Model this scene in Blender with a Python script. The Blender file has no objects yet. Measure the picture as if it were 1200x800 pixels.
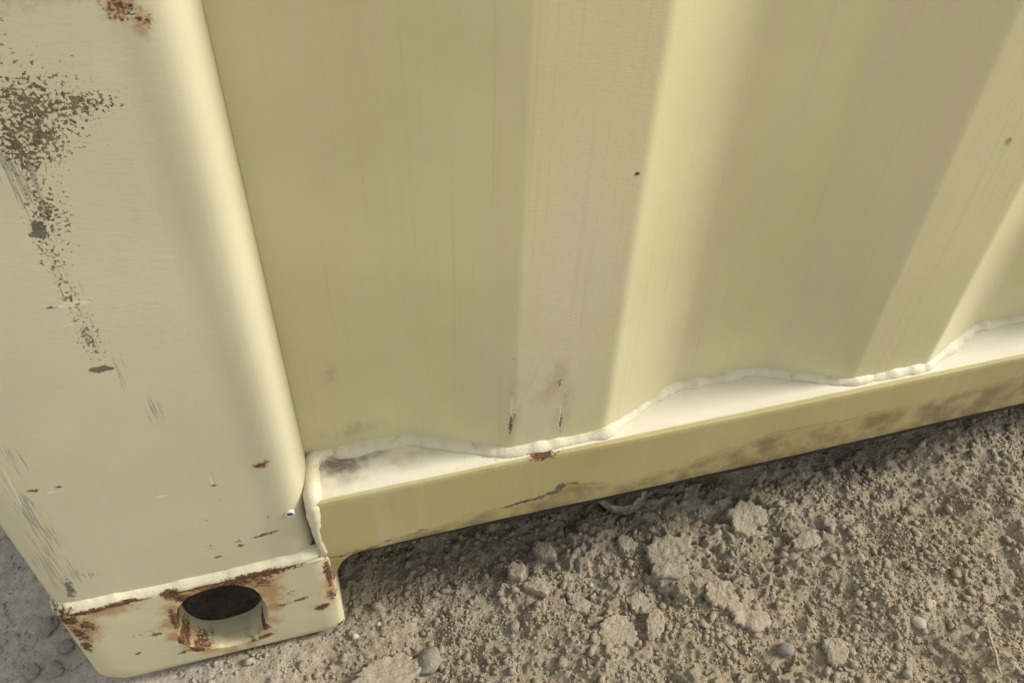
import bpy, bmesh, math, random
import numpy as np
from mathutils import Vector, Matrix

random.seed(7)
rng = np.random.default_rng(11)
S = 0.001                                     # everything below is measured in millimetres
scene = bpy.context.scene
C = scene.collection

# ------------------------------------------------------------------ camera
yaw, pitch, roll = 0.3057, 0.7595, 0.0407
fwd = Vector((math.sin(yaw)*math.cos(pitch), math.cos(yaw)*math.cos(pitch), -math.sin(pitch)))
right = Vector((math.cos(yaw), -math.sin(yaw), 0))
up = right.cross(fwd)
R_ = math.cos(roll)*right + math.sin(roll)*up
U_ = -math.sin(roll)*right + math.cos(roll)*up
cam_d = bpy.data.cameras.new("camera")
cam = bpy.data.objects.new("camera", cam_d); C.objects.link(cam)
cam.matrix_world = Matrix(((R_.x, U_.x, -fwd.x, .205174), (R_.y, U_.y, -fwd.y, -.343276),
                           (R_.z, U_.z, -fwd.z, .630765), (0, 0, 0, 1)))
cam_d.sensor_width = 36; cam_d.lens = 36*965.48/1200
cam_d.clip_start = .01; cam_d.clip_end = 500
scene.camera = cam

# ------------------------------------------------------------------ light: bright overcast sky, soft sun from the right
SUN = Vector((.84, -.03, .54)).normalized()
sun_el = math.asin(SUN.z); sun_rot = math.atan2(SUN.x, SUN.y)
CLOUD = 3.0
world = bpy.data.worlds.new("World"); scene.world = world; world.use_nodes = True
wn = world.node_tree.nodes; bg = wn["Background"]
sky = wn.new("ShaderNodeTexSky"); sky.sky_type = 'NISHITA'; sky.sun_disc = False
sky.sun_elevation = sun_el; sky.sun_rotation = sun_rot
sky.air_density = 1.0; sky.dust_density = 3.0; sky.ozone_density = 0.5
cloud = wn.new("ShaderNodeMix"); cloud.data_type = 'RGBA'; cloud.inputs[0].default_value = .6     # an even white cloud layer over the sky
cloud.inputs[7].default_value = (CLOUD*1.0, CLOUD*.99, CLOUD*.965, 1)
world.node_tree.links.new(sky.outputs[0], cloud.inputs[6])
world.node_tree.links.new(cloud.outputs[2], bg.inputs[0]); bg.inputs[1].default_value = 0.058
sd = bpy.data.lights.new("sun", 'SUN'); sd.energy = 1.5; sd.angle = math.radians(22); sd.color = (1, .985, .965)
so = bpy.data.objects.new("sun", sd); C.objects.link(so)
so.rotation_euler = SUN.to_track_quat('Z', 'Y').to_euler()
scene.view_settings.view_transform = 'Standard'; scene.view_settings.look = 'None'
scene.view_settings.exposure = 2.12; scene.view_settings.gamma = 1

# ------------------------------------------------------------------ noise for shapes
def _hash(ix, iy, seed):
    h = (ix.astype(np.int64)*374761393 + iy.astype(np.int64)*668265263 + seed*1442695041) & 0xFFFFFFFF
    h = ((h ^ (h >> 13))*1274126177) & 0xFFFFFFFF
    return ((h ^ (h >> 16)) & 0xFFFF)/65535.0
def vnoise(x, y, seed=0):
    x = np.asarray(x, float); y = np.asarray(y, float)
    ix = np.floor(x); iy = np.floor(y); fx = x-ix; fy = y-iy
    fx = fx*fx*fx*(fx*(fx*6-15)+10); fy = fy*fy*fy*(fy*(fy*6-15)+10)
    a = _hash(ix, iy, seed); b = _hash(ix+1, iy, seed); c = _hash(ix, iy+1, seed); d = _hash(ix+1, iy+1, seed)
    return ((a*(1-fx)+b*fx)*(1-fy) + (c*(1-fx)+d*fx)*fy)*2-1
def fbm(x, y, oct=4, seed=0, gain=.5):
    t = 0; a = 1; n = 0
    for i in range(oct):
        c, s = math.cos(.6*i+.3), math.sin(.6*i+.3)
        t = t + a*vnoise((c*x-s*y)*2**i+17.3*i, (s*x+c*y)*2**i-9.1*i, seed+i*7); n += a; a *= gain
    return t/n
def sm(a, b, x):
    t = np.clip((np.asarray(x, float)-a)/(b-a), 0, 1); return t*t*(3-2*t)

# ------------------------------------------------------------------ node helpers
class NT:
    def __init__(self, name):
        self.m = bpy.data.materials.new(name); self.m.use_nodes = True
        self.t = self.m.node_tree; self.n = self.t.nodes; self.l = self.t.links
        self.bsdf = self.n["Principled BSDF"]
        tc = self.n.new("ShaderNodeTexCoord")
        self.mm = self.vm('SCALE', tc.outputs['Object'], scale=1000)
    def put(self, sock, v):
        if isinstance(v, bpy.types.NodeSocket): self.l.new(v, sock)
        else: sock.default_value = v
    def vm(self, op, a, b=None, scale=None):
        x = self.n.new("ShaderNodeVectorMath"); x.operation = op; self.put(x.inputs[0], a)
        if b is not None: self.put(x.inputs[1], b)
        if scale is not None: self.put(x.inputs['Scale'], scale)
        return x.outputs['Value'] if op in ('LENGTH', 'DOT_PRODUCT') else x.outputs['Vector']
    def math(self, op, a, b=0.0, clamp=False):
        x = self.n.new("ShaderNodeMath"); x.operation = op; x.use_clamp = clamp
        self.put(x.inputs[0], a); self.put(x.inputs[1], b); return x.outputs[0]
    def noise(self, scale, vec=None, detail=4, rough=.55, dist=0, st=(1, 1, 1), off=0):
        mp = self.n.new("ShaderNodeMapping"); self.put(mp.inputs['Vector'], vec or self.mm)
        mp.inputs['Scale'].default_value = [1/(scale*s) for s in st]; mp.inputs['Location'].default_value = (off, off*1.7, off*.6)
        x = self.n.new("ShaderNodeTexNoise"); self.l.new(mp.outputs[0], x.inputs['Vector'])
        x.inputs['Scale'].default_value = 1; x.inputs['Detail'].default_value = detail
        x.inputs['Roughness'].default_value = rough; x.inputs['Distortion'].default_value = dist
        return x.outputs['Fac']
    def range(self, v, a, b, c=0, d=1, smooth=True):
        x = self.n.new("ShaderNodeMapRange"); x.interpolation_type = 'SMOOTHSTEP' if smooth else 'LINEAR'
        self.put(x.inputs[0], v)
        for i, k in enumerate((a, b, c, d)): self.put(x.inputs[i+1], k)
        return x.outputs[0]
    def mix(self, f, a, b):
        x = self.n.new("ShaderNodeMix"); x.data_type = 'RGBA'
        for s, v in ((x.inputs[0], f), (x.inputs[6], a), (x.inputs[7], b)):
            if isinstance(v, tuple): v = (*v, 1) if len(v) == 3 else v
            self.put(s, v)
        return x.outputs[2]
    def falloff(self, spots):
        """highest of 1 - |p|/radius over ellipses (x, z, rx, rz, turn, strength), seen along y"""
        out = None
        for sp in spots:
            x, z, rx, rz = sp[:4]; a = math.radians(sp[4]) if len(sp) > 4 else 0; k = sp[5] if len(sp) > 5 else 1
            mp = self.n.new("ShaderNodeMapping"); mp.vector_type = 'TEXTURE'
            prev = getattr(self, 'chain', None)                    # evaluate the ellipses one after another
            if prev is None: self.l.new(self.mm, mp.inputs['Vector'])
            else:
                ma = self.n.new("ShaderNodeVectorMath"); ma.operation = 'MULTIPLY_ADD'
                self.l.new(prev, ma.inputs[0]); ma.inputs[1].default_value = (1e-7,)*3; self.l.new(self.mm, ma.inputs[2])
                self.l.new(ma.outputs['Vector'], mp.inputs['Vector'])
            mp.inputs['Location'].default_value = (x, 0, z); mp.inputs['Rotation'].default_value = (0, a, 0)
            mp.inputs['Scale'].default_value = (rx, getattr(self, 'deep', 1e7), rz)
            f = self.math('MULTIPLY', self.math('SUBTRACT', 1.0, self.vm('LENGTH', mp.outputs[0]), clamp=True), k)
            out = f if out is None else self.math('MAXIMUM', out, f); self.chain = out
        return out if out is not None else 0.0
    def bump(self, h, strength, dist, normal=None):
        x = self.n.new("ShaderNodeBump"); self.put(x.inputs['Height'], h)
        x.inputs['Strength'].default_value = strength; x.inputs['Distance'].default_value = dist
        if normal: self.l.new(normal, x.inputs['Normal'])
        return x.outputs[0]

RUST = (.085, .028, .010); RUST_D = (.020, .009, .006); OCHRE = (.42, .22, .06)
def paint(name, base, rust=(), halo=(), speck=(), scrape=(), dark=(), bare=(), extra=None, rough=.42, deep=1e7):
    t = NT(name); t.deep = deep
    big = t.noise(140, detail=3); col = t.mix(t.range(big, .3, .7), tuple(c*.95 for c in base), tuple(min(1, c*1.05) for c in base))
    # faint run-down streaks of dust and thin roller texture
    streak = t.noise(9, detail=3, st=(1, 1, 30), off=3.1)
    dusty = t.mix(.55, base, (.55, .50, .37))
    col = t.mix(t.range(streak, .48, .78, 0, .5), col, dusty)
    blot = t.noise(38, detail=5, st=(1, 1, 1.8), off=8)
    col = t.mix(t.range(blot, .52, .75, 0, .34), col, dusty)
    tiny = t.noise(2.2, detail=2, off=5)
    col = t.mix(t.range(tiny, .835, .87, 0, .5), col, (.10, .075, .04))
    fine = t.noise(1.6, detail=4, st=(3, 3, 1), off=2); mid = t.noise(6, detail=4, rough=.7); crumb = t.noise(2.6, detail=6, rough=.75, off=4)
    rgh = rough
    height = t.math('MULTIPLY', fine, .42)
    if extra: col, height = extra(t, col, height)
    if halo:
        fo = t.falloff(halo); f = t.math('MULTIPLY', t.range(t.math('ADD', fo, t.math('MULTIPLY', t.math('SUBTRACT', mid, .5), 1.1)), .1, .7, 0, .8), t.range(fo, 0, .15))
        col = t.mix(f, col, t.mix(t.noise(5, off=7), OCHRE, (.30, .17, .075)))
    if scrape:
        ln = t.noise(1.1, detail=3, st=(1, 1, 26), rough=.7, off=6)
        fo = t.falloff(scrape); f = t.math('MULTIPLY', t.range(t.math('ADD', fo, t.math('MULTIPLY', t.math('SUBTRACT', ln, .5), 3.2)), .6, .95, 0, .6), t.range(fo, 0, .2))
        col = t.mix(f, col, t.mix(ln, (.30, .29, .26), (.10, .10, .095))); height = t.math('SUBTRACT', height, t.math('MULTIPLY', f, .5))
    if bare:
        f = t.range(t.math('ADD', t.falloff(bare), t.math('MULTIPLY', t.math('SUBTRACT', crumb, .5), .5)), .25, .4)
        col = t.mix(t.math('MULTIPLY', f, .75), col, (.66, .62, .48)); height = t.math('SUBTRACT', height, t.math('MULTIPLY', f, .6))
    if speck:
        sp = t.noise(1.7, detail=5, rough=.64, off=9)
        fo = t.falloff(speck); f = t.math('MULTIPLY', t.range(t.math('ADD', t.math('MULTIPLY', fo, .34), sp), .765, .815, 0, .96), t.range(fo, 0, .1))
        col = t.mix(f, col, t.mix(t.range(mid, .4, .6), (.070, .050, .028), (.15, .105, .048))); height = t.math('SUBTRACT', height, f)
    if dark:
        fo = t.falloff(dark); f = t.math('MULTIPLY', t.range(t.math('ADD', fo, t.math('MULTIPLY', t.math('SUBTRACT', crumb, .5), 2.6)), .38, .5, 0, .9), t.range(fo, 0, .15))
        col = t.mix(f, col, t.mix(mid, (.035, .030, .026), (.15, .12, .085))); height = t.math('SUBTRACT', height, f)
    if rust:
        fo = t.falloff(rust); fr = t.math('MULTIPLY', t.math('ADD', fo, t.math('MULTIPLY', t.math('SUBTRACT', crumb, .5), 2.2)), t.range(fo, 0, .15))
        f = t.range(fr, .30, .46)
        col = t.mix(t.range(fr, .12, .34, 0, .7), col, (.36, .20, .085))
        rc = t.mix(t.range(t.noise(2.0, detail=5, rough=.8, off=12), .35, .65), (.032, .017, .010), (.205, .095, .036))
        col = t.mix(f, col, rc); height = t.math('ADD', height, t.math('MULTIPLY', t.math('MULTIPLY', f, crumb), 2.2))
        rgh = t.range(f, 0, 1, rough, .9)
    t.put(t.bsdf.inputs['Base Color'], col); t.put(t.bsdf.inputs['Roughness'], rgh)
    t.bsdf.inputs['Specular IOR Level'].default_value = .45
    t.l.new(t.bump(height, .55, .0006), t.bsdf.inputs['Normal'])
    return t.m

POST = (.53, .492, .32); WALL = (.57, .525, .288); CASTC = (.56, .51, .31); WELD = (.62, .57, .385)
m_post = paint("beige_paint_post", POST,
    speck=[(106, 463, 46, 40, 0, 1.05), (104, 452, 26, 34, 0, 1.12), (96, 448, 16, 46, 0, 1.12), (124, 463, 34, 14, 0, 1.1), (97, 505, 30, 40, 0, .95), (96, 415, 20, 44, 0, .95), (90, 390, 12, 46, 0, .85), (91, 365, 10, 40, 0, .8),
           (91, 340, 13, 34, 0, .92), (105, 285, 10, 45, 0, .35), (111, 172, 16, 10, 0, .6), (109, 140, 9, 14, 0, .75), (126, 141, 8, 5, 0, .8), (148, 160, 14, 10, 0, .62), (126, 190, 16, 9, 0, .5), (154, 498, 8, 9, 0, .85), (123, 217, 6, 4, 0, .8)],
    scrape=[(91, 385, 9, 60, 2, .55), (98, 310, 8, 50, 4, .5), (90, 438, 13, 34, 4), (97, 432, 5, 30, 6), (92, 345, 9, 26, 0, .7), (107, 280, 6, 26, 3, .9), (20, 200, 12, 85, 0, .95), (12, 150, 13, 42, 0, 1.0), (30, 140, 26, 12, 20, .8), (28, 262, 9, 26, 0, .8)],
    dark=[(90, 405, 5.5, 9), (90, 317, 9.5, 3.2, 0, 1.2), (80, 362, 4, 1.6), (144, 142, 13, 2.6, -8, .95), (126, 136, 4, 2.6), (110, 129, 4, 1.8), (15, 128, 5, 22, 8, .8), (123, 205, 2.5, 1.5, 0, 1.2)],
    bare=[(91, 362.5, 10, 2.4, 0, 1.3), (88, 350, 11, 1.0), (92, 205, 10, 2.4, 0, .6), (37, 228, 4, 2.0, 0, .8), (123, 209, .9, 9, 0, .9), (20, 240, .9, 32, 4, .9)],
    rust=[(150, 505, 9, 15, 0, .42), (157, 496, 6, 7, 0, .4), (154, 216, 9, 5, -25, .62), (28, 232, 5, 2.4, 0, .75), (42, 231, 2.5, 1.4, 0, .9)],
    halo=[(151, 504, 12, 20, 0, .62), (156, 494, 9, 10, 0, .55), (110, 508, 60, 14, 0, .4), (155, 216, 10, 6, 0, .4)])

def wall_extra(t, col, h):
    # slightly dustier, greyer bands where wash water ran down
    b = t.noise(46, detail=2, st=(1, 1, 9), off=21)
    col = t.mix(t.range(b, .45, .7, 0, .35), col, (.56, .48, .33))
    grey = t.falloff([(356, 330, 50, 120, 0, 1.0), (345, 230, 60, 90, 0, .9)])
    col = t.mix(t.range(grey, 0, .8, 0, .45), col, (.58, .53, .375))
    sm_ = t.falloff([(343, 236, 22, 34, 0, .9), (356, 205, 10, 42, 0, .8), (321, 215, 9, 46, 0, .6), (205, 250, 9, 30, 0, .7), (212, 190, 34, 12, 0, .8)])
    nz = t.noise(12, detail=5, rough=.65, st=(1, 1, 2.4), off=31)
    col = t.mix(t.math('MULTIPLY', t.range(sm_, 0, .7, 0, .75), t.range(nz, .38, .62)), col, (.40, .335, .20))
    run = t.noise(3.2, detail=3, st=(1, 1, 70), off=17)
    col = t.mix(t.range(run, .56, .74, 0, .28), col, (.47, .41, .225))
    return col, h
m_wall = paint("beige_paint_wall", WALL,
    speck=[(385, 388, 4, 5, 0, .95), (385, 381, 4, 3, 0, .8), (637, 377, 9, 5, 0, .95), (352, 232, 9, 8, 0, .85), (320, 260, 6, 24, 0, .6), (321, 205, 6, 26, 0, .7), (354, 190, 4, 30, 0, .62), (215, 178, 30, 5, 0, .6)],
    bare=[(319, 215, 2.2, 24, 0, .62), (355, 196, 1.6, 26, 0, .6)],
    dark=[(319, 196, 2.2, 14, 0, .8), (355.5, 190, 1.6, 18, 0, .8), (385, 388, 3, 2.2, 0, 1), (352, 229, 3, 3.4, 0, .9)],
    halo=[(205, 246, 6, 18, 0, .35), (638, 375, 5, 5, 0, .7)], extra=wall_extra, rough=.36)

def rail_extra(t, col, h):
    sx = t.n.new("ShaderNodeSeparateXYZ"); t.l.new(t.mm, sx.inputs[0]); X, Y, Z = sx.outputs
    fc = t.n.new("ShaderNodeFloatCurve"); cu = fc.mapping.curves[0]
    pts = [(190, 100), (241, 107), (293, 115), (346, 119), (365, 128), (400, 117), (459, 121), (528, 138), (607, 134), (771, 141), (1000, 136)]
    pts = [((x-190)/810, (z-90)/60) for x, z in pts]
    while len(cu.points) < len(pts): cu.points.new(.5, .5)
    for p, (a, b) in zip(cu.points, pts): p.location = (a, b); p.handle_type = 'VECTOR'
    fc.mapping.update()
    t.l.new(t.math('DIVIDE', t.math('SUBTRACT', X, 190.0), 810.0, clamp=True), fc.inputs['Value'])
    lim = t.math('ADD', t.math('MULTIPLY', fc.outputs[0], 60.0), 90.0)
    wob = t.math('MULTIPLY', t.math('SUBTRACT', t.noise(11, detail=6, rough=.7), .5), 16.0)
    d = t.math('SUBTRACT', t.math('ADD', lim, wob), Z)                      # above zero: in the muddy splash band
    face = t.range(Y, 3.5, 4.5, 1, 0)
    band = t.math('MULTIPLY', t.range(d, -2.0, 8.0), face)
    tone = t.noise(26, detail=6, rough=.65, off=4)
    col = t.mix(t.math('MULTIPLY', band, t.range(tone, .32, .66, .10, .85)), col, (.21, .145, .07))
    line = t.math('MULTIPLY', t.math('MULTIPLY', t.range(t.math('ABSOLUTE', d), .4, 2.0, 1, 0), face), t.math('MULTIPLY', t.range(t.noise(30, off=2), .40, .58), t.range(X, 350.0, 420.0, 1, .3)))
    col = t.mix(t.math('MULTIPLY', line, .75), col, (.055, .036, .020))
    # dust on the ledge, whitened to paint in the sky's brightness; dirtier by the post
    led = t.range(Y, 4.0, 6.0)
    dust = t.math('MULTIPLY', led, t.range(t.noise(40, detail=3), .3, .7, .85, 1))
    col = t.mix(dust, col, (.75, .695, .54))
    dn = t.falloff([(200, 167, 80, 5000)]); dirt = t.math('MULTIPLY', t.math('MULTIPLY', led, dn), t.range(t.noise(13, detail=6, off=3), .28, .78))
    back = t.range(Y, 6, 30, .12, 1)
    col = t.mix(t.math('MULTIPLY', t.math('MULTIPLY', dirt, back), 1.3, clamp=True), col, (.20, .165, .125))
    return col, h
m_rail = paint("beige_paint_rail", (.44, .375, .165),
    rust=[(340, 167, 12, 5, 0, .8)], speck=[(345, 166, 26, 6, 0, .9), (300, 166, 40, 4, 0, .6)],
    halo=[(340, 166, 14, 6, 0, .6)], dark=[(357, 127, 7, 5, -35, 1.3), (352, 121, 12, 3, -10, 1.1), (330, 117, 30, 2.4, -6, .9), (225, 106, 4, 1.4, 0, 1)], extra=rail_extra, rough=.4)

HX_, HZ_ = 98.0, 56.5
def cast_extra(t, col, h):
    # worn ring of bare metal and ochre stain round the hole
    return col, h
RING = [(HX_+36*math.cos(a), HZ_+47*math.sin(a)) for a in [k*.42 for k in range(15)]]
m_cast = paint("beige_paint_casting", CASTC,
    rust=[(5, 98, 9, 8, 20, 1.0), (20, 105, 22, 5, 0, 1.3), (40, 107, 20, 5.5, 0, 1.3), (54, 106, 9, 4, 0, 1.0), (7, 80, 6, 20, -10, .75), (14, 88, 9, 16, -14, .55), (6, 62, 5, 12, 0, .8),
          (73, 103, 9, 8, 0, 1.1), (128, 103, 38, 7, 0, .95), (112, 104, 34, 5, 0, .8), (150, 104, 20, 6, 0, .7), (90, 104, 22, 5, 0, .65), (132, 92, 14, 12, 0, .5), (179, 84, 4.5, 26, 0, .95), (178, 55, 6, 12, 0, .6),
          (169, 40, 8, 5, -20, 1.2), (68, 66, 5, 24, 0, 1.15), (66, 40, 5, 10, 10, 1.2), (72, 22, 9, 5, 35, 1.1), (80, 94, 14, 7, 40, 1.0), (112, 99, 40, 9, 0, .72), (127, 60, 4, 16, 0, .8), (69, 36, 5, 8, 0, 1.2), (124, 30, 6, 5, 0, 1.0), (122, 17, 10, 4, -15, .85), (179, 8, 5, 3, 0, .9), (78, 22, 10, 4, 30, .8)],
    halo=[(30, 100, 34, 12, 0, .8), (12, 84, 18, 28, 0, .85), (110, 100, 58, 16, 0, .9), (136, 80, 17, 42, 0, .75), (104, 100, 50, 14, 0, 1.15)]+[(x, z, 13, 13, 0, .85 if z > 45 or x < 80 else .6) for x, z in RING]+[(97, 58, 30, 40, 0, .2), (177, 62, 13, 42, 0, .6), (168, 40, 12, 9, 0, .6), (60, 50, 30, 40, 0, .25)],
    dark=[(155, 58, 11, 3, -12, .95), (142, 56, 12, 5, 0, .62), (52, 56, 7, 3.4, 0, 1.0), (62, 22, 6, 3, -10, .9), (34, 36, 3.4, 2.6, 0, 1.1), (46, 60, 18, 8, 0, .35), (113, 15, 5, 4, 0, 1.1), (150, 70, 10, 10, 0, .4)],
    bare=[(52, 51, 8, 1.5, 0, .6)], rough=.5, deep=26)
def weld_extra(t, col, h):
    g = t.noise(8, detail=6, rough=.7, off=13)
    return t.mix(t.range(g, .54, .72, 0, .6), col, (.40, .325, .215)), t.math('ADD', h, t.math('MULTIPLY', t.noise(2.5, detail=4, off=3), 1.2))
m_weld = paint("beige_paint_weld", WELD,
    rust=[(4, 108, 12, 7, 0, .55), (20, 104, 26, 4.5, 0, 1.2), (40, 105, 18, 4.5, 0, 1.2), (72, 105, 9, 4, 0, 1.0), (128, 105, 30, 3.5, 0, .8)],
    speck=[(200, 170, 30, 8, 0, .55), (270, 170, 40, 6, 0, .45), (186, 160, 8, 10, 0, .7), (430, 172, 30, 6, 0, .45), (178, 115, 8, 8, 0, .6)], extra=weld_extra, rough=.5)

def plain(name, col, rough=.8, var=.25, scale=8):
    t = NT(name); n = t.noise(scale, detail=6, rough=.7)
    t.put(t.bsdf.inputs['Base Color'], t.mix(t.range(n, .3, .7), tuple(c*(1-var) for c in col), tuple(c*(1+var) for c in col)))
    t.bsdf.inputs['Roughness'].default_value = rough
    t.l.new(t.bump(n, .6, .001), t.bsdf.inputs['Normal']); return t.m
m_black = plain("black_flange", (.018, .016, .013), .75)
m_under = plain("dark_underfloor", (.03, .026, .02), .9)
m_inside = plain("dark_rusty_steel", (.05, .03, .018), .9, .5)
m_blue = plain("blue_plug", (.03, .06, .16), .5, .1)

def dirt_mat(name, dry=(.47, .388, .262), grey=(.72, .63, .51), rand=False, bump=1.0):
    t = NT(name)
    if rand:
        oi = t.n.new("ShaderNodeObjectInfo"); off = t.vm('SCALE', oi.outputs['Location'], scale=1000); vec = t.vm('ADD', t.mm, off)
    else: vec = t.mm
    sx = t.n.new("ShaderNodeSeparateXYZ"); t.l.new(vec, sx.inputs[0])
    n1 = t.noise(70, vec, detail=5); n2 = t.noise(9, vec, detail=6, rough=.7, off=3); n3 = t.noise(1.8, vec, detail=5, rough=.75, off=5)
    gm = t.range(t.math('ADD', sx.outputs[0], t.math('MULTIPLY', n1, 120.0)), 60, 260)
    base = t.mix(gm, grey, dry)
    base = t.mix(t.range(n1, .35, .68, 0, .6), base, t.mix(.55, base, (.56, .48, .35)))
    base = t.mix(t.range(n2, .3, .7, .38, 0), base, (.19, .145, .09))
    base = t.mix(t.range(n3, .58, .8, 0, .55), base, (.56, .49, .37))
    base = t.mix(t.range(n3, .47, .28, 0, .75), base, (.10, .072, .042))  # low spots darkened: shade in the pits painted into the colour
    t.put(t.bsdf.inputs['Base Color'], base); t.bsdf.inputs['Roughness'].default_value = .95
    t.bsdf.inputs['Specular IOR Level'].default_value = .15
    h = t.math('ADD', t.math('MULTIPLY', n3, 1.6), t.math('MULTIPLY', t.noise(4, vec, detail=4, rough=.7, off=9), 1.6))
    t.l.new(t.bump(h, .9*bump, .0018), t.bsdf.inputs['Normal'])
    return t.m
m_dirt = dirt_mat("dry_crumbly_dirt"); m_clod = dirt_mat("dirt_crust", (.47, .395, .275), (.47, .395, .275), bump=.8)
def stone_mat(name, col):
    t = NT(name); oi = t.n.new("ShaderNodeObjectInfo"); r = oi.outputs['Random']
    n = t.noise(3, detail=6, rough=.7)
    c = t.mix(r, tuple(k*.75 for k in col), tuple(min(1, k*1.25) for k in col))
    c = t.mix(t.range(n, .4, .7, 0, .6), c, (.38, .315, .22))
    t.put(t.bsdf.inputs['Base Color'], c); t.bsdf.inputs['Roughness'].default_value = .85
    t.l.new(t.bump(n, .6, .0008), t.bsdf.inputs['Normal']); return t.m
m_stone = stone_mat("dusty_stone", (.29, .245, .17)); m_greystone = stone_mat("grey_stone", (.24, .21, .16)); m_pale = stone_mat("pale_stone", (.40, .345, .25))

# ------------------------------------------------------------------ object helpers
def link(name, me, mat, parent=None, smooth=None):
    o = bpy.data.objects.new(name, me); C.objects.link(o)
    if mat: me.materials.append(mat)
    if parent: o.parent = parent
    if smooth is not None:
        for p in me.polygons: p.use_smooth = True
        if smooth < 179: me.set_sharp_from_angle(angle=math.radians(smooth))
    return o
def from_arrays(name, v, f, mat, parent=None, smooth=None):
    me = bpy.data.meshes.new(name); v = np.asarray(v, float)*S; f = np.asarray(f)
    me.vertices.add(len(v)); me.vertices.foreach_set('co', v.ravel().astype(np.float32))
    k = f.shape[1]; me.loops.add(f.size); me.loops.foreach_set('vertex_index', f.ravel().astype(np.int32))
    me.polygons.add(len(f)); me.polygons.foreach_set('loop_start', np.arange(0, f.size, k, dtype=np.int32))
    me.update(calc_edges=True); me.validate()
    o = link(name, me, mat, parent)
    if smooth is not None:
        me.polygons.foreach_set('use_smooth', np.ones(len(f), bool))
        if smooth < 179: me.set_sharp_from_angle(angle=math.radians(smooth))
    return o
def loft(rings, closed=True, cap=False):
    """rings: list of (N,3) arrays -> verts, quads"""
    n = len(rings[0]); v = np.concatenate(rings); f = []
    for r in range(len(rings)-1):
        for i in range(n if closed else n-1):
            j = (i+1) % n; f.append((r*n+i, r*n+j, (r+1)*n+j, (r+1)*n+i))
    return v, np.array(f)
def tag(o, label, cat, group=None):
    o['label'] = label; o['category'] = cat
    if group: o['group'] = group
def tube(path, rad, n=12, sq=1.0, wob=.18, wl=7.0, seed=1, taper=True, upv=(0, 0, 1.0)):
    p = np.asarray(path, float); d = np.gradient(p, axis=0); d /= np.linalg.norm(d, axis=1)[:, None]
    L = np.concatenate([[0], np.cumsum(np.linalg.norm(np.diff(p, axis=0), axis=1))])
    up = np.array(upv, float); rings = []
    for i in range(len(p)):
        u = up - d[i]*np.dot(up, d[i])
        if np.linalg.norm(u) < .2: u = np.array([0, 1.0, 0]) - d[i]*d[i][1]
        u /= np.linalg.norm(u); w = np.cross(d[i], u); r = (rad if np.isscalar(rad) else rad[i])*(1+wob*float(fbm(L[i]/wl, seed*3.1, 3, seed)))
        if taper: r *= min(1, .35+min(i, len(p)-1-i)*.25)
        a = np.arange(n)/n*2*math.pi
        k = 1+.5*wob*fbm(np.full(n, L[i]/wl*1.7), np.cos(a)*1.5+np.sin(a)*2.1, 2, seed+5)
        rings.append(p[i]+np.outer(np.cos(a)*k, w)*r+np.outer(np.sin(a)*k, u)*r*sq)
    v, f = loft(rings); return v, f
def resample(pts, step):
    p = np.asarray(pts, float); L = np.concatenate([[0], np.cumsum(np.linalg.norm(np.diff(p, axis=0), axis=1))])
    t = np.linspace(0, L[-1], max(2, int(L[-1]/step)+1)); return np.stack([np.interp(t, L, p[:, k]) for k in range(p.shape[1])], 1)
def box(x0, x1, y0, y1, z0, z1):
    v = [(x, y, z) for x in (x0, x1) for y in (y0, y1) for z in (z0, z1)]
    return np.array(v, float), np.array([(0, 1, 3, 2), (4, 6, 7, 5), (0, 4, 5, 1), (2, 3, 7, 6), (0, 2, 6, 4), (1, 5, 7, 3)])

# ------------------------------------------------------------------ ground (crumbly dry dirt, rising a little to the right)
def base_z(x, y): return -6 + 46*sm(260, 900, x)
def plates(x, y):
    x = np.asarray(x, float); y = np.asarray(y, float)
    pl = fbm(x/52+.30*fbm(x/10, y/10, 3, 33), y/52+.30*fbm(x/10, y/10, 3, 34), 4, 21, .62)   # broken flakes of dried crust
    return sm(300, 400, x)*(1-.8*sm(580, 700, x))*np.exp(-(np.maximum(0, np.abs(y)-300)/200)**2), pl
def height(x, y):
    x = np.asarray(x, float); y = np.asarray(y, float)
    rough = .22+.78*sm(20, 190, x+40*fbm(x/60, y/60, 2, 91))
    near = np.exp(-(np.maximum(0, np.abs(x-400)-700)/400)**2)
    mask, pl = plates(x, y); rough = rough*(1-.72*mask*sm(.05, .09, pl))
    z = base_z(x, y) + 9*fbm(x/120, y/120, 3, 1)*near
    z = z + rough*(5.5*fbm(x/34, y/34, 4, 2) + 3.0*fbm(x/9, y/9, 4, 3, .6))*near
    cr = fbm(x/11, y/11, 4, 12, .6); z = z + rough*2.6*np.abs(cr)*near
    z = z + mask*(3.6*sm(.05, .07, pl)+3.0*sm(.22, .238, pl)+2.6*sm(.40, .42, pl))
    cu = np.abs(fbm(x/40, y/40, 4, 55)); z = z - (1-rough)*2.2*(1-sm(.0, .022, cu))*near   # fine cracks in the smoother mud
    # a hollow worn in front of the casting and under it
    z = z - 8*np.exp(-(((x-90)/130)**2+((y-60)/90)**2))
    z = z - 7*np.exp(-(((x-260)/120)**2+((y-70)/55)**2)) - 9*np.exp(-(((x-440)/20)**2+((y-60)/16)**2))
    return z
def axis(lo, hi, st, far):
    core = np.arange(lo, hi+st, st); ext = []; s = st; d = 0
    while d < far: s *= 1.22; d += s; ext.append(d)
    ext = np.array(ext); return np.concatenate([lo-ext[::-1], core, core[-1]+ext])
gx = axis(-130, 930, 1.25, 40000); gy = axis(-215, 235, 1.25, 40000)
X, Y = np.meshgrid(gx, gy); Z = height(X, Y)
nx, ny = len(gx), len(gy); idx = np.arange(nx*ny).reshape(ny, nx)
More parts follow.
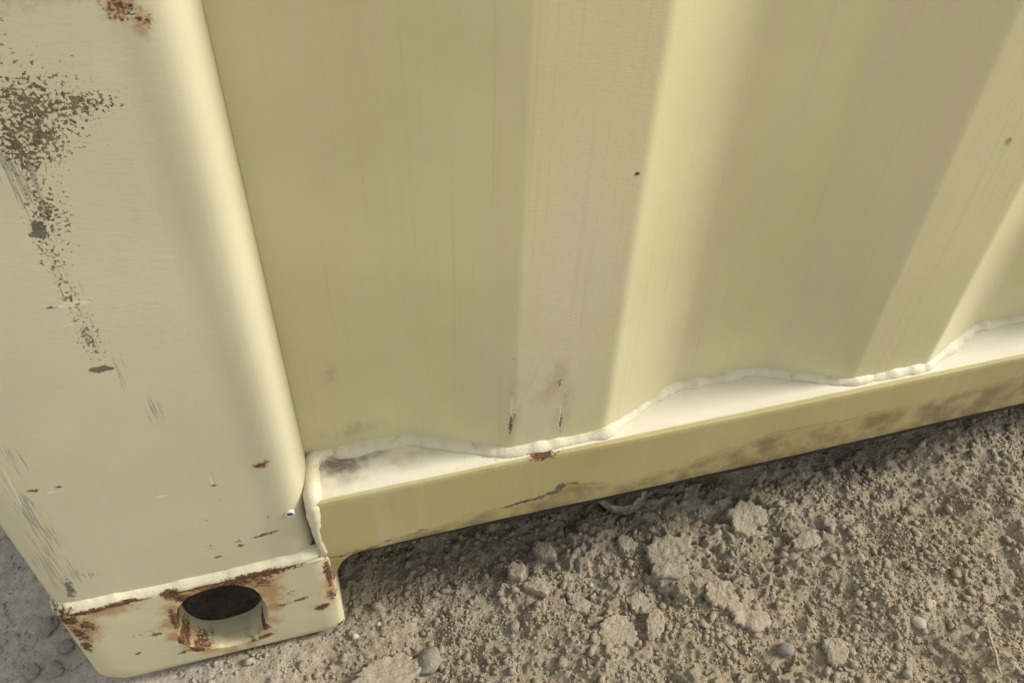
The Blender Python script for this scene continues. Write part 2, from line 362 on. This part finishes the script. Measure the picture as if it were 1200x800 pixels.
gf = np.stack([idx[:-1, :-1], idx[:-1, 1:], idx[1:, 1:], idx[1:, :-1]], -1).reshape(-1, 4)
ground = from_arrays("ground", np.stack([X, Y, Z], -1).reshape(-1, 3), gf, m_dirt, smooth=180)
ground['kind'] = 'structure'

# loose crumbs of dirt: uncountable
def ico(sub):
    bm = bmesh.new(); bmesh.ops.create_icosphere(bm, subdivisions=sub, radius=1)
    bm.verts.ensure_lookup_table()
    v = np.array([q.co[:] for q in bm.verts]); f = np.array([[q.index for q in p.verts] for p in bm.faces]); bm.free(); return v, f
IV, IF = ico(2); IV0, IF0 = ico(1)
def crumbs(n, lo, hi, seed, geo):
    r = np.random.default_rng(seed); bv, bf = geo
    x = r.uniform(-130, 930, n*3); y = r.uniform(-210, 170, n*3)
    dens = (.10+.90*sm(30, 200, x))*(.35+.65*sm(-.25, .35, fbm(x/45, y/45, 3, 71)))
    mk, pl = plates(x, y); dens = dens*(1-.82*mk*sm(.04, .08, pl))
    k = r.random(n*3) < dens; x = x[k][:n]; y = y[k][:n]; m = len(x)
    s = lo+(hi-lo)*r.random(m)**3.2
    v = bv[None]*(1+.28*r.standard_normal((m, len(bv), 1)).clip(-1.4, 1.4))
    v = v*np.stack([r.uniform(.8, 1.35, m), r.uniform(.7, 1.1, m), r.uniform(.5, .85, m)], -1)[:, None]
    a = r.uniform(0, 6.28, m); ca, sa = np.cos(a)[:, None], np.sin(a)[:, None]
    v = np.stack([v[..., 0]*ca-v[..., 1]*sa, v[..., 0]*sa+v[..., 1]*ca, v[..., 2]], -1)*s[:, None, None]
    v += np.stack([x, y, height(x, y)+s*.22], -1)[:, None]
    f = bf[None]+(np.arange(m)*len(bv))[:, None, None]
    return v.reshape(-1, 3), f.reshape(-1, 3)
v1, f1 = crumbs(46000, .5, 1.8, 5, (IV0, IF0)); v2, f2 = crumbs(4200, 1.4, 4.6, 6, (IV0, IF0))
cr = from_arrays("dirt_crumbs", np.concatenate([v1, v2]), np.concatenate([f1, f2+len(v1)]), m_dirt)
cr['kind'] = 'stuff'

# ------------------------------------------------------------------ the container
cont = bpy.data.objects.new("shipping_container", None); C.objects.link(cont); cont.empty_display_size = .2
tag(cont, "beige steel shipping container with corrugated side, standing on dirt", "shipping container")
LEN, TOP, WID = 6058, 2590, 2438

# corner casting: hollow, with a tall oval hole in its face and a slot in its floor
HC = 105.0; HX, HZ = 98.0, 56.5
def outline(inset):
    """rounded casting outline (x, z), N points by angle about the hole centre"""
    x0, x1, z0, z1 = -1+inset, 183-inset, 0+inset, HC-min(inset, 1.0)
    rad = {(0, 0): 22-inset*.5, (1, 0): 4, (1, 1): 3, (0, 1): 4}; pts = []
    for (ix, iz), st in (((0, 0), 180), ((1, 0), 270), ((1, 1), 0), ((0, 1), 90)):
        r = rad[(ix, iz)]; cx = x0+r if ix == 0 else x1-r; cz = z0+r if iz == 0 else z1-r
        for k in range(9):
            a = math.radians(st+k*90/8); pts.append((cx+r*math.cos(a), cz+r*math.sin(a)))
    return np.array(pts+[pts[0]])
NA = 240; ANG = np.arange(NA)/NA*2*math.pi
def cast_ray(poly):
    out = []
    for a in ANG:
        d = np.array([math.cos(a), math.sin(a)]); best = 1e9
        p = poly[:-1]-np.array([HX, HZ]); q = poly[1:]-poly[:-1]
        den = d[0]*q[:, 1]-d[1]*q[:, 0]; ok = np.abs(den) > 1e-9
        t = np.where(ok, (p[:, 0]*q[:, 1]-p[:, 1]*q[:, 0])/np.where(ok, den, 1), -1)
        u = np.where(ok, (p[:, 0]*d[1]-p[:, 1]*d[0])/np.where(ok, den, 1), -1)
        g = (t > 0) & (u >= -1e-6) & (u <= 1+1e-6); best = t[g].min()
        out.append((HX+d[0]*best, HZ+d[1]*best))
    return np.array(out)
def hole(grow, chip=0):
    hw, hh = 31.0+grow, 42+grow
    k = 3.0 if chip else 2.4
    r = 1/((np.abs(np.cos(ANG))/hw)**2.5+(np.abs(np.sin(ANG))/hh)**2.5)**(1/2.5)
    r = r+chip*fbm(ANG*6/math.pi, ANG*0+3, 3, 77)*np.sin(ANG/2)**.3
    tilt = .06
    x = r*np.cos(ANG); z = r*np.sin(ANG); return np.stack([HX+x+tilt*z, HZ+z], 1)
def ring(xz, y): return np.stack([xz[:, 0], np.full(len(xz), y) if np.isscalar(y) else y, xz[:, 1]], 1)
O0 = cast_ray(outline(0)); O1 = cast_ray(outline(1.5)); O2 = cast_ray(outline(4.5)); H0 = hole(.9, 2.3); H1 = hole(.2, 2.1)
rings = [ring(O0, 26), ring(O0, 6), ring(O1, 2.0), ring(O2, 0)]
for k in (.2, .4, .6, .8): rings.append(ring(O2*(1-k)+H0*k, .35*fbm((O2*(1-k)+H0*k)[:, 0]/14, (O2*(1-k)+H0*k)[:, 1]/14, 3, 8)))
rings += [ring(H0, .2), ring(H1, 1.3), ring(hole(-.4, 1.2), 8), ring(hole(-.6), 24)]
v, f = loft(rings)
bx = []
def addbox(v, f, b): return np.concatenate([v, b[0]]), np.concatenate([f, b[1]+len(v)])
casting = from_arrays("corner_casting", v, f[:, ::-1], m_cast, cont, smooth=38)
# its side walls, behind the face
w = box(-1, 24, 26, 162, 2, HC); w2 = box(163, 183, 26, 162, 2, HC)
v, f = addbox(w[0], w[1], w2); v, f = addbox(v, f, box(24, 163, 140, 162, 2, HC)); v, f = addbox(v, f, box(-1, 183, 26, 162, HC, HC+3))
from_arrays("casting_wall", v, f, m_cast, casting)
# floor plate with the oval lock slot
N = 96; A = np.arange(N)/N*2*math.pi
ell = np.stack([95+50*np.cos(A), 62+40*np.sin(A)], 1)
def rect_pts(x0, x1, y0, y1):
    c = np.array([95, 62.0]); o = []
    for a in A:
        d = np.array([math.cos(a), math.sin(a)])
        tx = ((x1 if d[0] > 0 else x0)-c[0])/d[0] if abs(d[0]) > 1e-9 else 1e9
        ty = ((y1 if d[1] > 0 else y0)-c[1])/d[1] if abs(d[1]) > 1e-9 else 1e9
        o.append(c+d*min(tx, ty))
    return np.array(o)
rc_ = rect_pts(24, 163, 10, 140)
h3 = lambda xy, z: np.stack([xy[:, 0], xy[:, 1], np.full(len(xy), z)], 1)
v, f = loft([h3(rc_, 18.5), h3(ell, 18.5), h3(ell, 3)])
from_arrays("floor_plate", v, f, m_cast, casting, smooth=30)

# corner post: pressed steel section, rounded on both edges
prof = [(-6.5, 150), (-6.5, 60), (-6.2, 24), (-4.5, 16), (-1, 10.5), (4, 7), (10, 5), (16, 4.4), (50, 4.2), (85, 4.4), (120, 4.4), (140, 4.9), (147, 5.0), (151, 4.7), (155, 4.3), (160, 4.2),
        (164, 4.6), (167.4, 5.8), (170.3, 8.0), (172.8, 11.2), (174.9, 15.5), (176.5, 21), (177.7, 28), (178.3, 36), (178.6, 48)]
zs = np.concatenate([np.linspace(106, 620, 60), np.linspace(700, TOP-120, 20)])
rings = []
for z in zs:
    p = np.array(prof); wv = np.sin(np.clip((p[:, 0])/170, 0, 1)*math.pi)
    dy = .9*fbm(p[:, 0]/70, np.full(len(p), z/90), 2, 14)*wv
    rings.append(np.stack([p[:, 0], p[:, 1]+dy, np.full(len(p), z)], 1))
v, f = loft(rings, closed=False)
from_arrays("corner_post", v, f[:, ::-1], m_post, cont, smooth=180)
# the small blue plug hole in the post
a = np.arange(16)/16*2*math.pi
rr = lambda r, y: np.stack([163+1.25*r*np.cos(a), np.full(16, y-1.3), 160.5+1.25*r*np.sin(a)], 1)
v, f = loft([rr(2.9, 7.0), rr(2.6, 4.6), rr(1.9, 4.2), rr(1.6, 5.0), rr(.05, 5.2)]); 
plug = from_arrays("plug_rim", v, f[:, ::-1], m_weld, cont, smooth=60)
v, f = loft([rr(1.6, 4.9), rr(1.0, 4.3), rr(.05, 4.1)]); from_arrays("plug", v, f[:, ::-1], m_blue, plug, smooth=180)

# corrugated side wall
YO, YI, X0 = 11.7, 42.0, 318.9
kn = [(178.6, YI), (X0-68, YI), (X0, YO)]; x = X0
while x < LEN-400:
    kn += [(x+72, YO), (x+140, YI), (x+210, YI), (x+278, YO)]; x += 278
kn += [(LEN-180, YO)]
def rounded(kn, seg=5):
    out = [kn[0]]                                  # close support points keep the flats flat
    for a, b, c in zip(kn[:-2], kn[1:-1], kn[2:]):
        a, b, c = map(np.array, (a, b, c)); d = 3.6 if b[1] < 25 else 6.0; u = (a-b)/np.linalg.norm(a-b); w = (c-b)/np.linalg.norm(c-b)
        p0, p2 = b+u*d, b+w*d; out.append(tuple(p0+u*1.5))
        for k in range(seg+1):
            t = k/seg; out.append(tuple((1-t)**2*p0+2*t*(1-t)*b+t*t*p2))
        out.append(tuple(p2+w*1.5))
    out.append(kn[-1]); return np.array(out)
wp = resample(rounded(kn), 1e9) if False else rounded(kn)
dense = []
for a, b in zip(wp[:-1], wp[1:]):
    n = max(1, int(np.linalg.norm(b-a)/14)); dense += [a+(b-a)*k/n for k in range(n)]
wp = np.array(dense+[wp[-1]])
rings = []
for z in np.concatenate([np.linspace(167, 560, 34), np.linspace(640, TOP-100, 16)]):
    dy = .8*fbm(wp[:, 0]/90, np.full(len(wp), z/130), 2, 41)+.12*fbm(wp[:, 0]/22, np.full(len(wp), z/60), 2, 44)
    dy = dy*(.35+.65*sm(167, 260, z))
    rings.append(np.stack([wp[:, 0], wp[:, 1]+dy, np.full(len(wp), z)], 1))
v, f = loft(rings, closed=False)
wall = from_arrays("side_wall", v, f[:, ::-1], m_wall, cont, smooth=180)

# bottom side rail: a channel with a flat ledge
sec = [(70, 164), (70, 167.3), (34, 167.2), (6, 167.0), (3.0, 167.0), (2.1, 166.8), (1.8, 166.2), (1.8, 162), (1.8, 150), (1.8, 130), (1.8, 112), (1.8, 102), (2.1, 100.6), (3.0, 99.6), (7, 99.6), (7, 160)]
xs = np.concatenate([np.arange(176, 1100, 9), np.arange(1150, LEN-180, 120)])
rings = []
for x in xs:
    s = np.array(sec); wv = 1.0*float(fbm(x/160, 2.2, 2, 5)); wz = .8*float(fbm(x/130, 7.7, 2, 6))+.35*float(fbm(x/25, 1.7, 2, 9))
    yy = s[:, 0]+wv*(s[:, 0] < 20); zz = s[:, 1]+wz*(s[:, 1] < 140)+.25*float(fbm(x/14, 4.4, 2, 10))*((s[:, 1] > 160) & (s[:, 0] < 8))
    rings.append(np.stack([np.full(len(s), x), yy, zz], 1))
v, f = loft(rings, closed=False)
rail = from_arrays("bottom_rail", v, f, m_rail, cont, smooth=40)
# concave corner gusset running down the casting
g = [(176, 101), (176, 58), (180, 62), (182, 70), (184.5, 79), (187.5, 87), (191, 93), (196, 97.5), (203, 101)]
gv = [(x, y, z) for y in (2.4, 8) for x, z in g]; bm = bmesh.new()
vs = [bm.verts.new(Vector(p)*S) for p in gv]; n = len(g)
bm.faces.new(vs[:n]); bm.faces.new(vs[n:][::-1])
for i in range(n): bm.faces.new((vs[i], vs[n+i], vs[n+(i+1) % n], vs[(i+1) % n]))
bmesh.ops.recalc_face_normals(bm, faces=bm.faces); me = bpy.data.meshes.new("gusset"); bm.to_mesh(me); bm.free()
link("gusset", me, m_rail, rail)
# black bottom flange just below the painted face
rings = []
for x in np.arange(205, LEN-180, 12):
    w = .8*float(fbm(x/130, 7.7, 2, 6))+.35*float(fbm(x/25, 1.7, 2, 9)); wv = 1.0*float(fbm(x/160, 2.2, 2, 5)); th = 3.8*float(sm(205, 330, x))+.4+.5*float(fbm(x/9, 3.3, 2, 19))
    rings.append(np.array([(x, 2.6+wv, 99.4+w), (x, 2.9+wv, 99.2-th+w), (x, 4+wv, 98.6-th+w), (x, 46, 98.6-th+w), (x, 46, 99.4+w)]))
v, f = loft(rings); from_arrays("bottom_flange", v, f, m_black, rail, smooth=30)

# welds
def offset_path(z, d, x0, x1, step=2.2):
    p = resample(wp[(wp[:, 0] >= x0) & (wp[:, 0] <= x1)], step); t = np.gradient(p, axis=0); t /= np.linalg.norm(t, axis=1)[:, None]
    q = p+np.stack([t[:, 1], -t[:, 0]], 1)*d; L = np.arange(len(q))
    return np.stack([q[:, 0]+.8*fbm(L/9, L*0, 2, 3), q[:, 1]+.8*fbm(L/11, L*0+5, 2, 4), np.full(len(q), z)+.9*fbm(L/5, L*0+9, 2, 6)], 1)
def fillet(path, section, amp, wl, seed, ends=True, grow=None):
    p = np.asarray(path, float); d = np.gradient(p, axis=0); d /= np.linalg.norm(d, axis=1)[:, None]
    L = np.concatenate([[0], np.cumsum(np.linalg.norm(np.diff(p, axis=0), axis=1))]); sec = np.array(section, float); rings = []; a = np.arange(len(sec))
    for i in range(len(p)):
        w = np.cross(d[i], (0, 0, 1.0)); n = np.linalg.norm(w); w = w/n if n > .3 else np.array([1.0, 0, 0]); u = np.cross(w, d[i])
        g = 1+amp*float(fbm(L[i]/wl, seed*1.7, 3, seed)); g *= min(1, .3+.2*min(i, len(p)-1-i)) if ends else 1
        g *= 1+.14*amp*float(fbm(L[i]/5.5, seed*2.3, 2, seed+9)); g *= grow(L[i]) if grow else 1
        q = sec*g; q = q+(.10*amp*np.abs(sec).max())*np.stack([fbm(L[i]/wl*2+a*0, a*.9, 2, seed+3), fbm(L[i]/wl*2+a*0, a*.9+7, 2, seed+4)], 1)
        rings.append(p[i]+np.outer(q[:, 0], w)+np.outer(q[:, 1], u))
    return loft(rings, closed=False)
BEAD = [(-2, 6.3), (-.1, 5.5), (1.2, 4.9), (2.6, 4.0), (3.9, 2.8), (4.8, 1.4), (5.0, .3), (4.4, -.6)]
wb = offset_path(167.2, 0, 190, 1500, 1.8)
v, f = fillet(wb, BEAD, .42, 19, 3, grow=lambda L: 1+.25*math.exp(-(max(0, L-25)/45)**2))
from_arrays("weld_bead", v, f[:, ::-1], m_weld, wall, smooth=180)
tp = resample([(202, 44, 168), (192, 43, 169), (184, 40, 169.5), (180.5, 31, 169.5), (179.8, 18, 168.6), (179.2, 8.5, 166.5), (178.6, 5.2, 162), (178.0, 4.6, 154), (177.6, 5.2, 140), (178.0, 5.2, 122), (179.0, 5.0, 112), (180, 5, 104)], 1.5)
tr = np.interp(np.arange(len(tp)), [0, 10, 28, len(tp)*.52, len(tp)*.68, len(tp)], [4.2, 5.6, 5.8, 5.4, 4.0, 3.9])
v, f = tube(tp, tr, n=16, wob=.2, wl=13, seed=8, upv=(.577, -.577, .577)); from_arrays("weld_bead", v, f, m_weld, rail, smooth=180)
pth = resample([(-1.5, 60, 105), (-1.5, 24, 105), (-.8, 12, 105), (2.2, 6.6, 105), (8, 4.6, 105), (18, 4.2, 105), (60, 4.0, 105), (120, 4.0, 105), (150, 4.2, 105.2), (163, 4.8, 105.6), (172, 5.4, 106.2), (178, 7, 107), (181, 12, 108), (181.5, 24, 108)], 2)
v, f = fillet(pth, [(-3, 7.6), (-.2, 7.0), (1.6, 5.9), (3.0, 4.3), (4.0, 2.5), (4.5, .9), (4.4, -.8)], .3, 18, 21, False)
from_arrays("weld_bead", v, f[:, ::-1], m_weld, casting, smooth=180)

# the rest of the box, out of this close view
v, f = box(-6, 20, 150, WID, 105, TOP-60); v, f = addbox(v, f, box(LEN-180, LEN, 4, WID, 100, TOP-60)); v, f = addbox(v, f, box(20, LEN-180, WID-40, WID, 105, TOP-60))
from_arrays("end_wall", v, f, m_post, cont)
from_arrays("roof", *box(-6, LEN, 4, WID, TOP-60, TOP), m_post, cont)
from_arrays("underfloor_blocker", *box(20, LEN-180, 64, WID-60, 103, 163), m_under, cont)  # unseen floor block, set low to darken the ground beneath

# ------------------------------------------------------------------ things on the ground
def flake(name, x, y, wx, wy, turn, seed, label, thick=4.5, lobes=.30, mat=None, sink=1.2, cat="dirt clod", group="crust clods on the dirt"):
    n = 120; th = np.arange(n)/n*2*math.pi; r0 = 1+lobes*fbm(np.cos(th)*1.6+seed, np.sin(th)*1.6, 4, seed, .62)*1.5
    rings = []
    for rho, zt in [(q, 1) for q in np.linspace(.04, .86, 20)]+[(.91, .98), (.95, .93), (.98, .84), (1.0, .66), (1.015, .3), (1.0, -.1), (.96, -.8)]:
        xx = np.cos(th)*r0*rho*wx/2; yy = np.sin(th)*r0*rho*wy/2
        zz = zt*thick + (1.0*fbm(xx/4+seed, yy/4, 4, seed+1, .6)+2.2*fbm(xx/16, yy/16+seed, 2, seed+2))*(zt > 0)
        rings.append(np.stack([xx, yy, zz], 1))
    v, f = loft(rings); top = np.array([[0, 0, thick+.3]]); v = np.concatenate([v, top]); k = len(v)-1
    me = bpy.data.meshes.new(name); ff = [tuple(q) for q in f]+[(k, i, (i+1) % n) for i in range(n)]
    me.from_pydata([tuple(p) for p in v*S], [], ff); me.update()
    o = link(name, me, mat or m_clod, smooth=50)
    z = float(np.mean(height(x+np.array([-.3, .3, 0, 0])*wx, y+np.array([0, 0, -.3, .3])*wy)))
    o.location = (x*S, y*S, (z-sink)*S); o.rotation_euler = (random.uniform(-.12, .12), random.uniform(-.12, .12), turn)
    tag(o, label, cat, group); return o
flake("dirt_clod", 460, -12, 44, 40, .5, 3, "largest flat crust clod, lobed and notched, below the curled strip", 6)
flake("dirt_clod", 392, -65, 30, 31, 1.0, 8, "lobed flat clod lying alone near the bottom edge", 5)
flake("dirt_clod", 424, -66, 14, 27, -.5, 12, "narrow crust clod just right of the lobed flat one", 5)
flake("dirt_clod", 420, -42, 18, 18, .3, 14, "roundish clod touching the top of the narrow one", 5)
flake("dirt_clod", 345, -6, 25, 15, -.5, 17, "elongated clod below the rail, with broken lower edge", 7)
flake("dirt_clod", 330, 12, 17, 15, .2, 19, "small knobbly clod above the elongated one", 9)
flake("dirt_clod", 207, -45, 58, 30, .1, 23, "wide pale crust slab cut by the bottom edge, beside grey stone", 7)
flake("dirt_clod", 360, 26, 16, 22, .7, 29, "upright knobbly clod nearest the shade under the rail", 9)
flake("dirt_clod", 505, -76, 44, 34, .3, 31, "pale flat crust patch in the middle of the foreground", 3.5)
flake("dirt_clod", 487, -58, 24, 26, .9, 33, "cracked crust piece up against the pale flat patch", 4)
flake("dirt_clod", 538, 3, 36, 30, .4, 37, "broad rough clod close to the rail's dark splash", 6)
flake("dirt_clod", 580, -33, 34, 15, .15, 41, "long low crust ridge lying level, right of the broad clod", 5)
flake("dirt_clod", 551, -127, 24, 20, 1.2, 43, "chunky clod at the bottom edge, right of dark round pebble", 8)
flake("dirt_clod", 430, 12, 16, 18, .2, 47, "small clod standing between curled strip and largest crust clod", 7)
flake("dirt_clod", 372, -28, 15, 22, .5, 53, "ragged little clod lying in line below the elongated one", 5)

def stone(name, x, y, r, seed, mat, label, cat="pebble", group="pebbles on the dirt", sq=.62, long=1.25, sub=3, jag=.16):
    bv, bf = ico(sub); q = bv.copy()
    q = q*(1+jag*fbm(q[:, 0]*1.4+seed, q[:, 1]*1.4+q[:, 2]*1.1, 3, seed)[:, None]+.6*jag*fbm(q[:, 2]*1.7, q[:, 0]*1.3+seed, 3, seed+3)[:, None])
    q = q*np.array([r*long, r, r*sq])
    me = bpy.data.meshes.new(name); me.from_pydata([tuple(p) for p in q*S], [], [tuple(t) for t in bf]); me.update()
    o = link(name, me, mat, smooth=180 if jag < .2 else 30)
    o.location = (x*S, y*S, (float(height(x, y))+r*sq*.45)*S); o.rotation_euler = (0, 0, seed*1.37)
    tag(o, label, cat, group); return o
stone("stone", 242, -41, 10, 5, m_greystone, "angular grey stone at the bottom edge beside the wide crust slab", "stone", "stones on the dirt", .9, 1.1, jag=.3)
stone("pebble", 515, -114, 5.6, 9, m_greystone, "dark grey oval pebble near the bottom edge, long and smooth", long=1.3, sq=.8, jag=.08)
for i, (x, y, r, lb) in enumerate(((661, -44, 2.6, "smallest of three round pebbles clustered at right, on the left"), (669, -41, 3.2, "shiny pale round pebble, topmost of the cluster of three"), (672, -56, 3.5, "lowest and largest pebble of the cluster of three at right"))):
    stone("pebble", x, y, r, 11+i, m_stone, lb, jag=.08, sq=.8, long=1.1)
stone("pebble", 644, -115, 4.0, 21, m_pale, "pale flat pebble, whitest at the lower right", sq=.35, long=1.5)
stone("pebble", 626, -126, 5.0, 22, m_pale, "pale blunt pebble just below and left of the whitest one", sq=.5)
stone("pebble", 579, -114, 3.6, 23, m_pale, "cream round pebble standing above a dark gap in foreground", sq=.9, long=1)
stone("stone", -57, 31, 5.4, 31, m_greystone, "squarish grey stone nearest the bottom left corner", "stone", "stones on the dirt", .85, 1.1, jag=.55)
stone("stone", -42, 27, 5.6, 32, m_greystone, "flat dark stone right of the squarish one at bottom left", "stone", "stones on the dirt", .75, 1.25, jag=.6)
stone("stone", -47, 67, 6, 33, m_greystone, "dark slanted stone beside the casting's upper left corner", "stone", "stones on the dirt", .7, 1.3, jag=.6)
stone("stone", -34, 45, 5.4, 34, m_greystone, "low dark stone against the casting's left edge", "stone", "stones on the dirt", .75, 1.25, jag=.6)

# many small look-alike pebbles
protos = []
for k in range(6):
    bv, bf = ico(2); q = bv*(1+.45*fbm(bv[:, 0]*1.5+k*3, bv[:, 1]*1.5+bv[:, 2], 3, 60+k)[:, None])*np.array([1.2, 1, .72])
    me = bpy.data.meshes.new("pebble"); me.from_pydata([tuple(p) for p in q*S], [], [tuple(t) for t in bf]); me.update()
    for p in me.polygons: p.use_smooth = True
    me.materials.append((m_stone, m_stone, m_pale)[k % 3]); protos.append(me)
made = 0
while made < 110:
    x = random.uniform(40, 880); y = random.uniform(-195, 60)
    if random.random() > .25+.75*float(sm(250, 700, x)): continue
    r = 1.3+2.3*random.random()**2
    o = bpy.data.objects.new("pebble", random.choice(protos)); C.objects.link(o)
    o.location = (x*S, y*S, (float(height(x, y))+r*.3)*S); o.scale = (r, r, r); o.rotation_euler = (random.uniform(-.4, .4), random.uniform(-.4, .4), random.uniform(0, 6.3))
    tag(o, "tiny dusty pebble half buried in the loose brown dirt", "pebble", "tiny pebbles in the dirt"); made += 1

# curled dry strip poking out under the rail
pts = resample([(418, 74, 22), (419, 64, 13), (421.5, 55, 6), (428.5, 46.5, 3), (438.5, 40.5, 3), (449, 40, 4), (457.5, 44, 8), (462, 52, 16), (463, 62, 24)], 1.0)
hz = height(pts[:, 0], pts[:, 1]); hz = np.convolve(np.pad(hz, 15, mode='edge'), np.ones(31)/31, 'valid'); N = len(pts); t = np.linspace(0, 1, N); wdt = 4.6*np.sin(t*math.pi)**.6*(1+.35*fbm(t*9, t*0+2, 3, 12))+1.2; rings = []
for i in range(N):
    d = pts[min(i+1, N-1)]-pts[max(i-1, 0)]; d /= np.linalg.norm(d); side = np.cross(d, (0, 0, 1.0)); side /= np.linalg.norm(side)+1e-9   # outward
    upv = np.cross(side, d); c = pts[i]+np.array([0, 0, hz[i]+6.0]); wv = .8*float(fbm(t[i]*14, 3.3, 3, 4))
    w = wdt[i]; a = [(-.5*w, .75*w+wv), (-.25*w, .25*w), (.0, .1*w+.2*wv), (.42*w, .22*w+.4*wv), (.44*w, .22*w+1.0+.4*wv), (.0, .1*w+1.1), (-.2*w, .25*w+1.0), (-.45*w, .75*w+.6+wv)]
    rings.append(np.array([c+side*p+upv*q for p, q in a]))
v, f = loft(rings)
m_strip = plain("dry_grey_strip", (.27, .235, .165), .85, .6, 4)
o = from_arrays("curled_strip", v, f, m_strip, smooth=50)
tag(o, "curled dry grey strip poking out of the dirt under the rail", "strip of debris")

# thin dry twig at the lower right
pth = np.array([(674.6, -146.5), (669, -152), (667, -157), (662, -168), (659, -174), (657.5, -180.4)])
pth = resample(pth, 1.2); z = np.array([float(height(a, b)) for a, b in pth]); z = np.convolve(np.pad(z, 4, mode='edge'), np.ones(9)/9, 'valid')+2.2
v, f = tube(np.c_[pth, z], 1.1, n=8, wob=.2, wl=5, seed=4)
o = from_arrays("twig", v, f, plain("dry_twig", (.36, .29, .19), .8, .3, 2), smooth=180)
tag(o, "thin pale dry twig lying bent on the dirt at lower right", "twig")
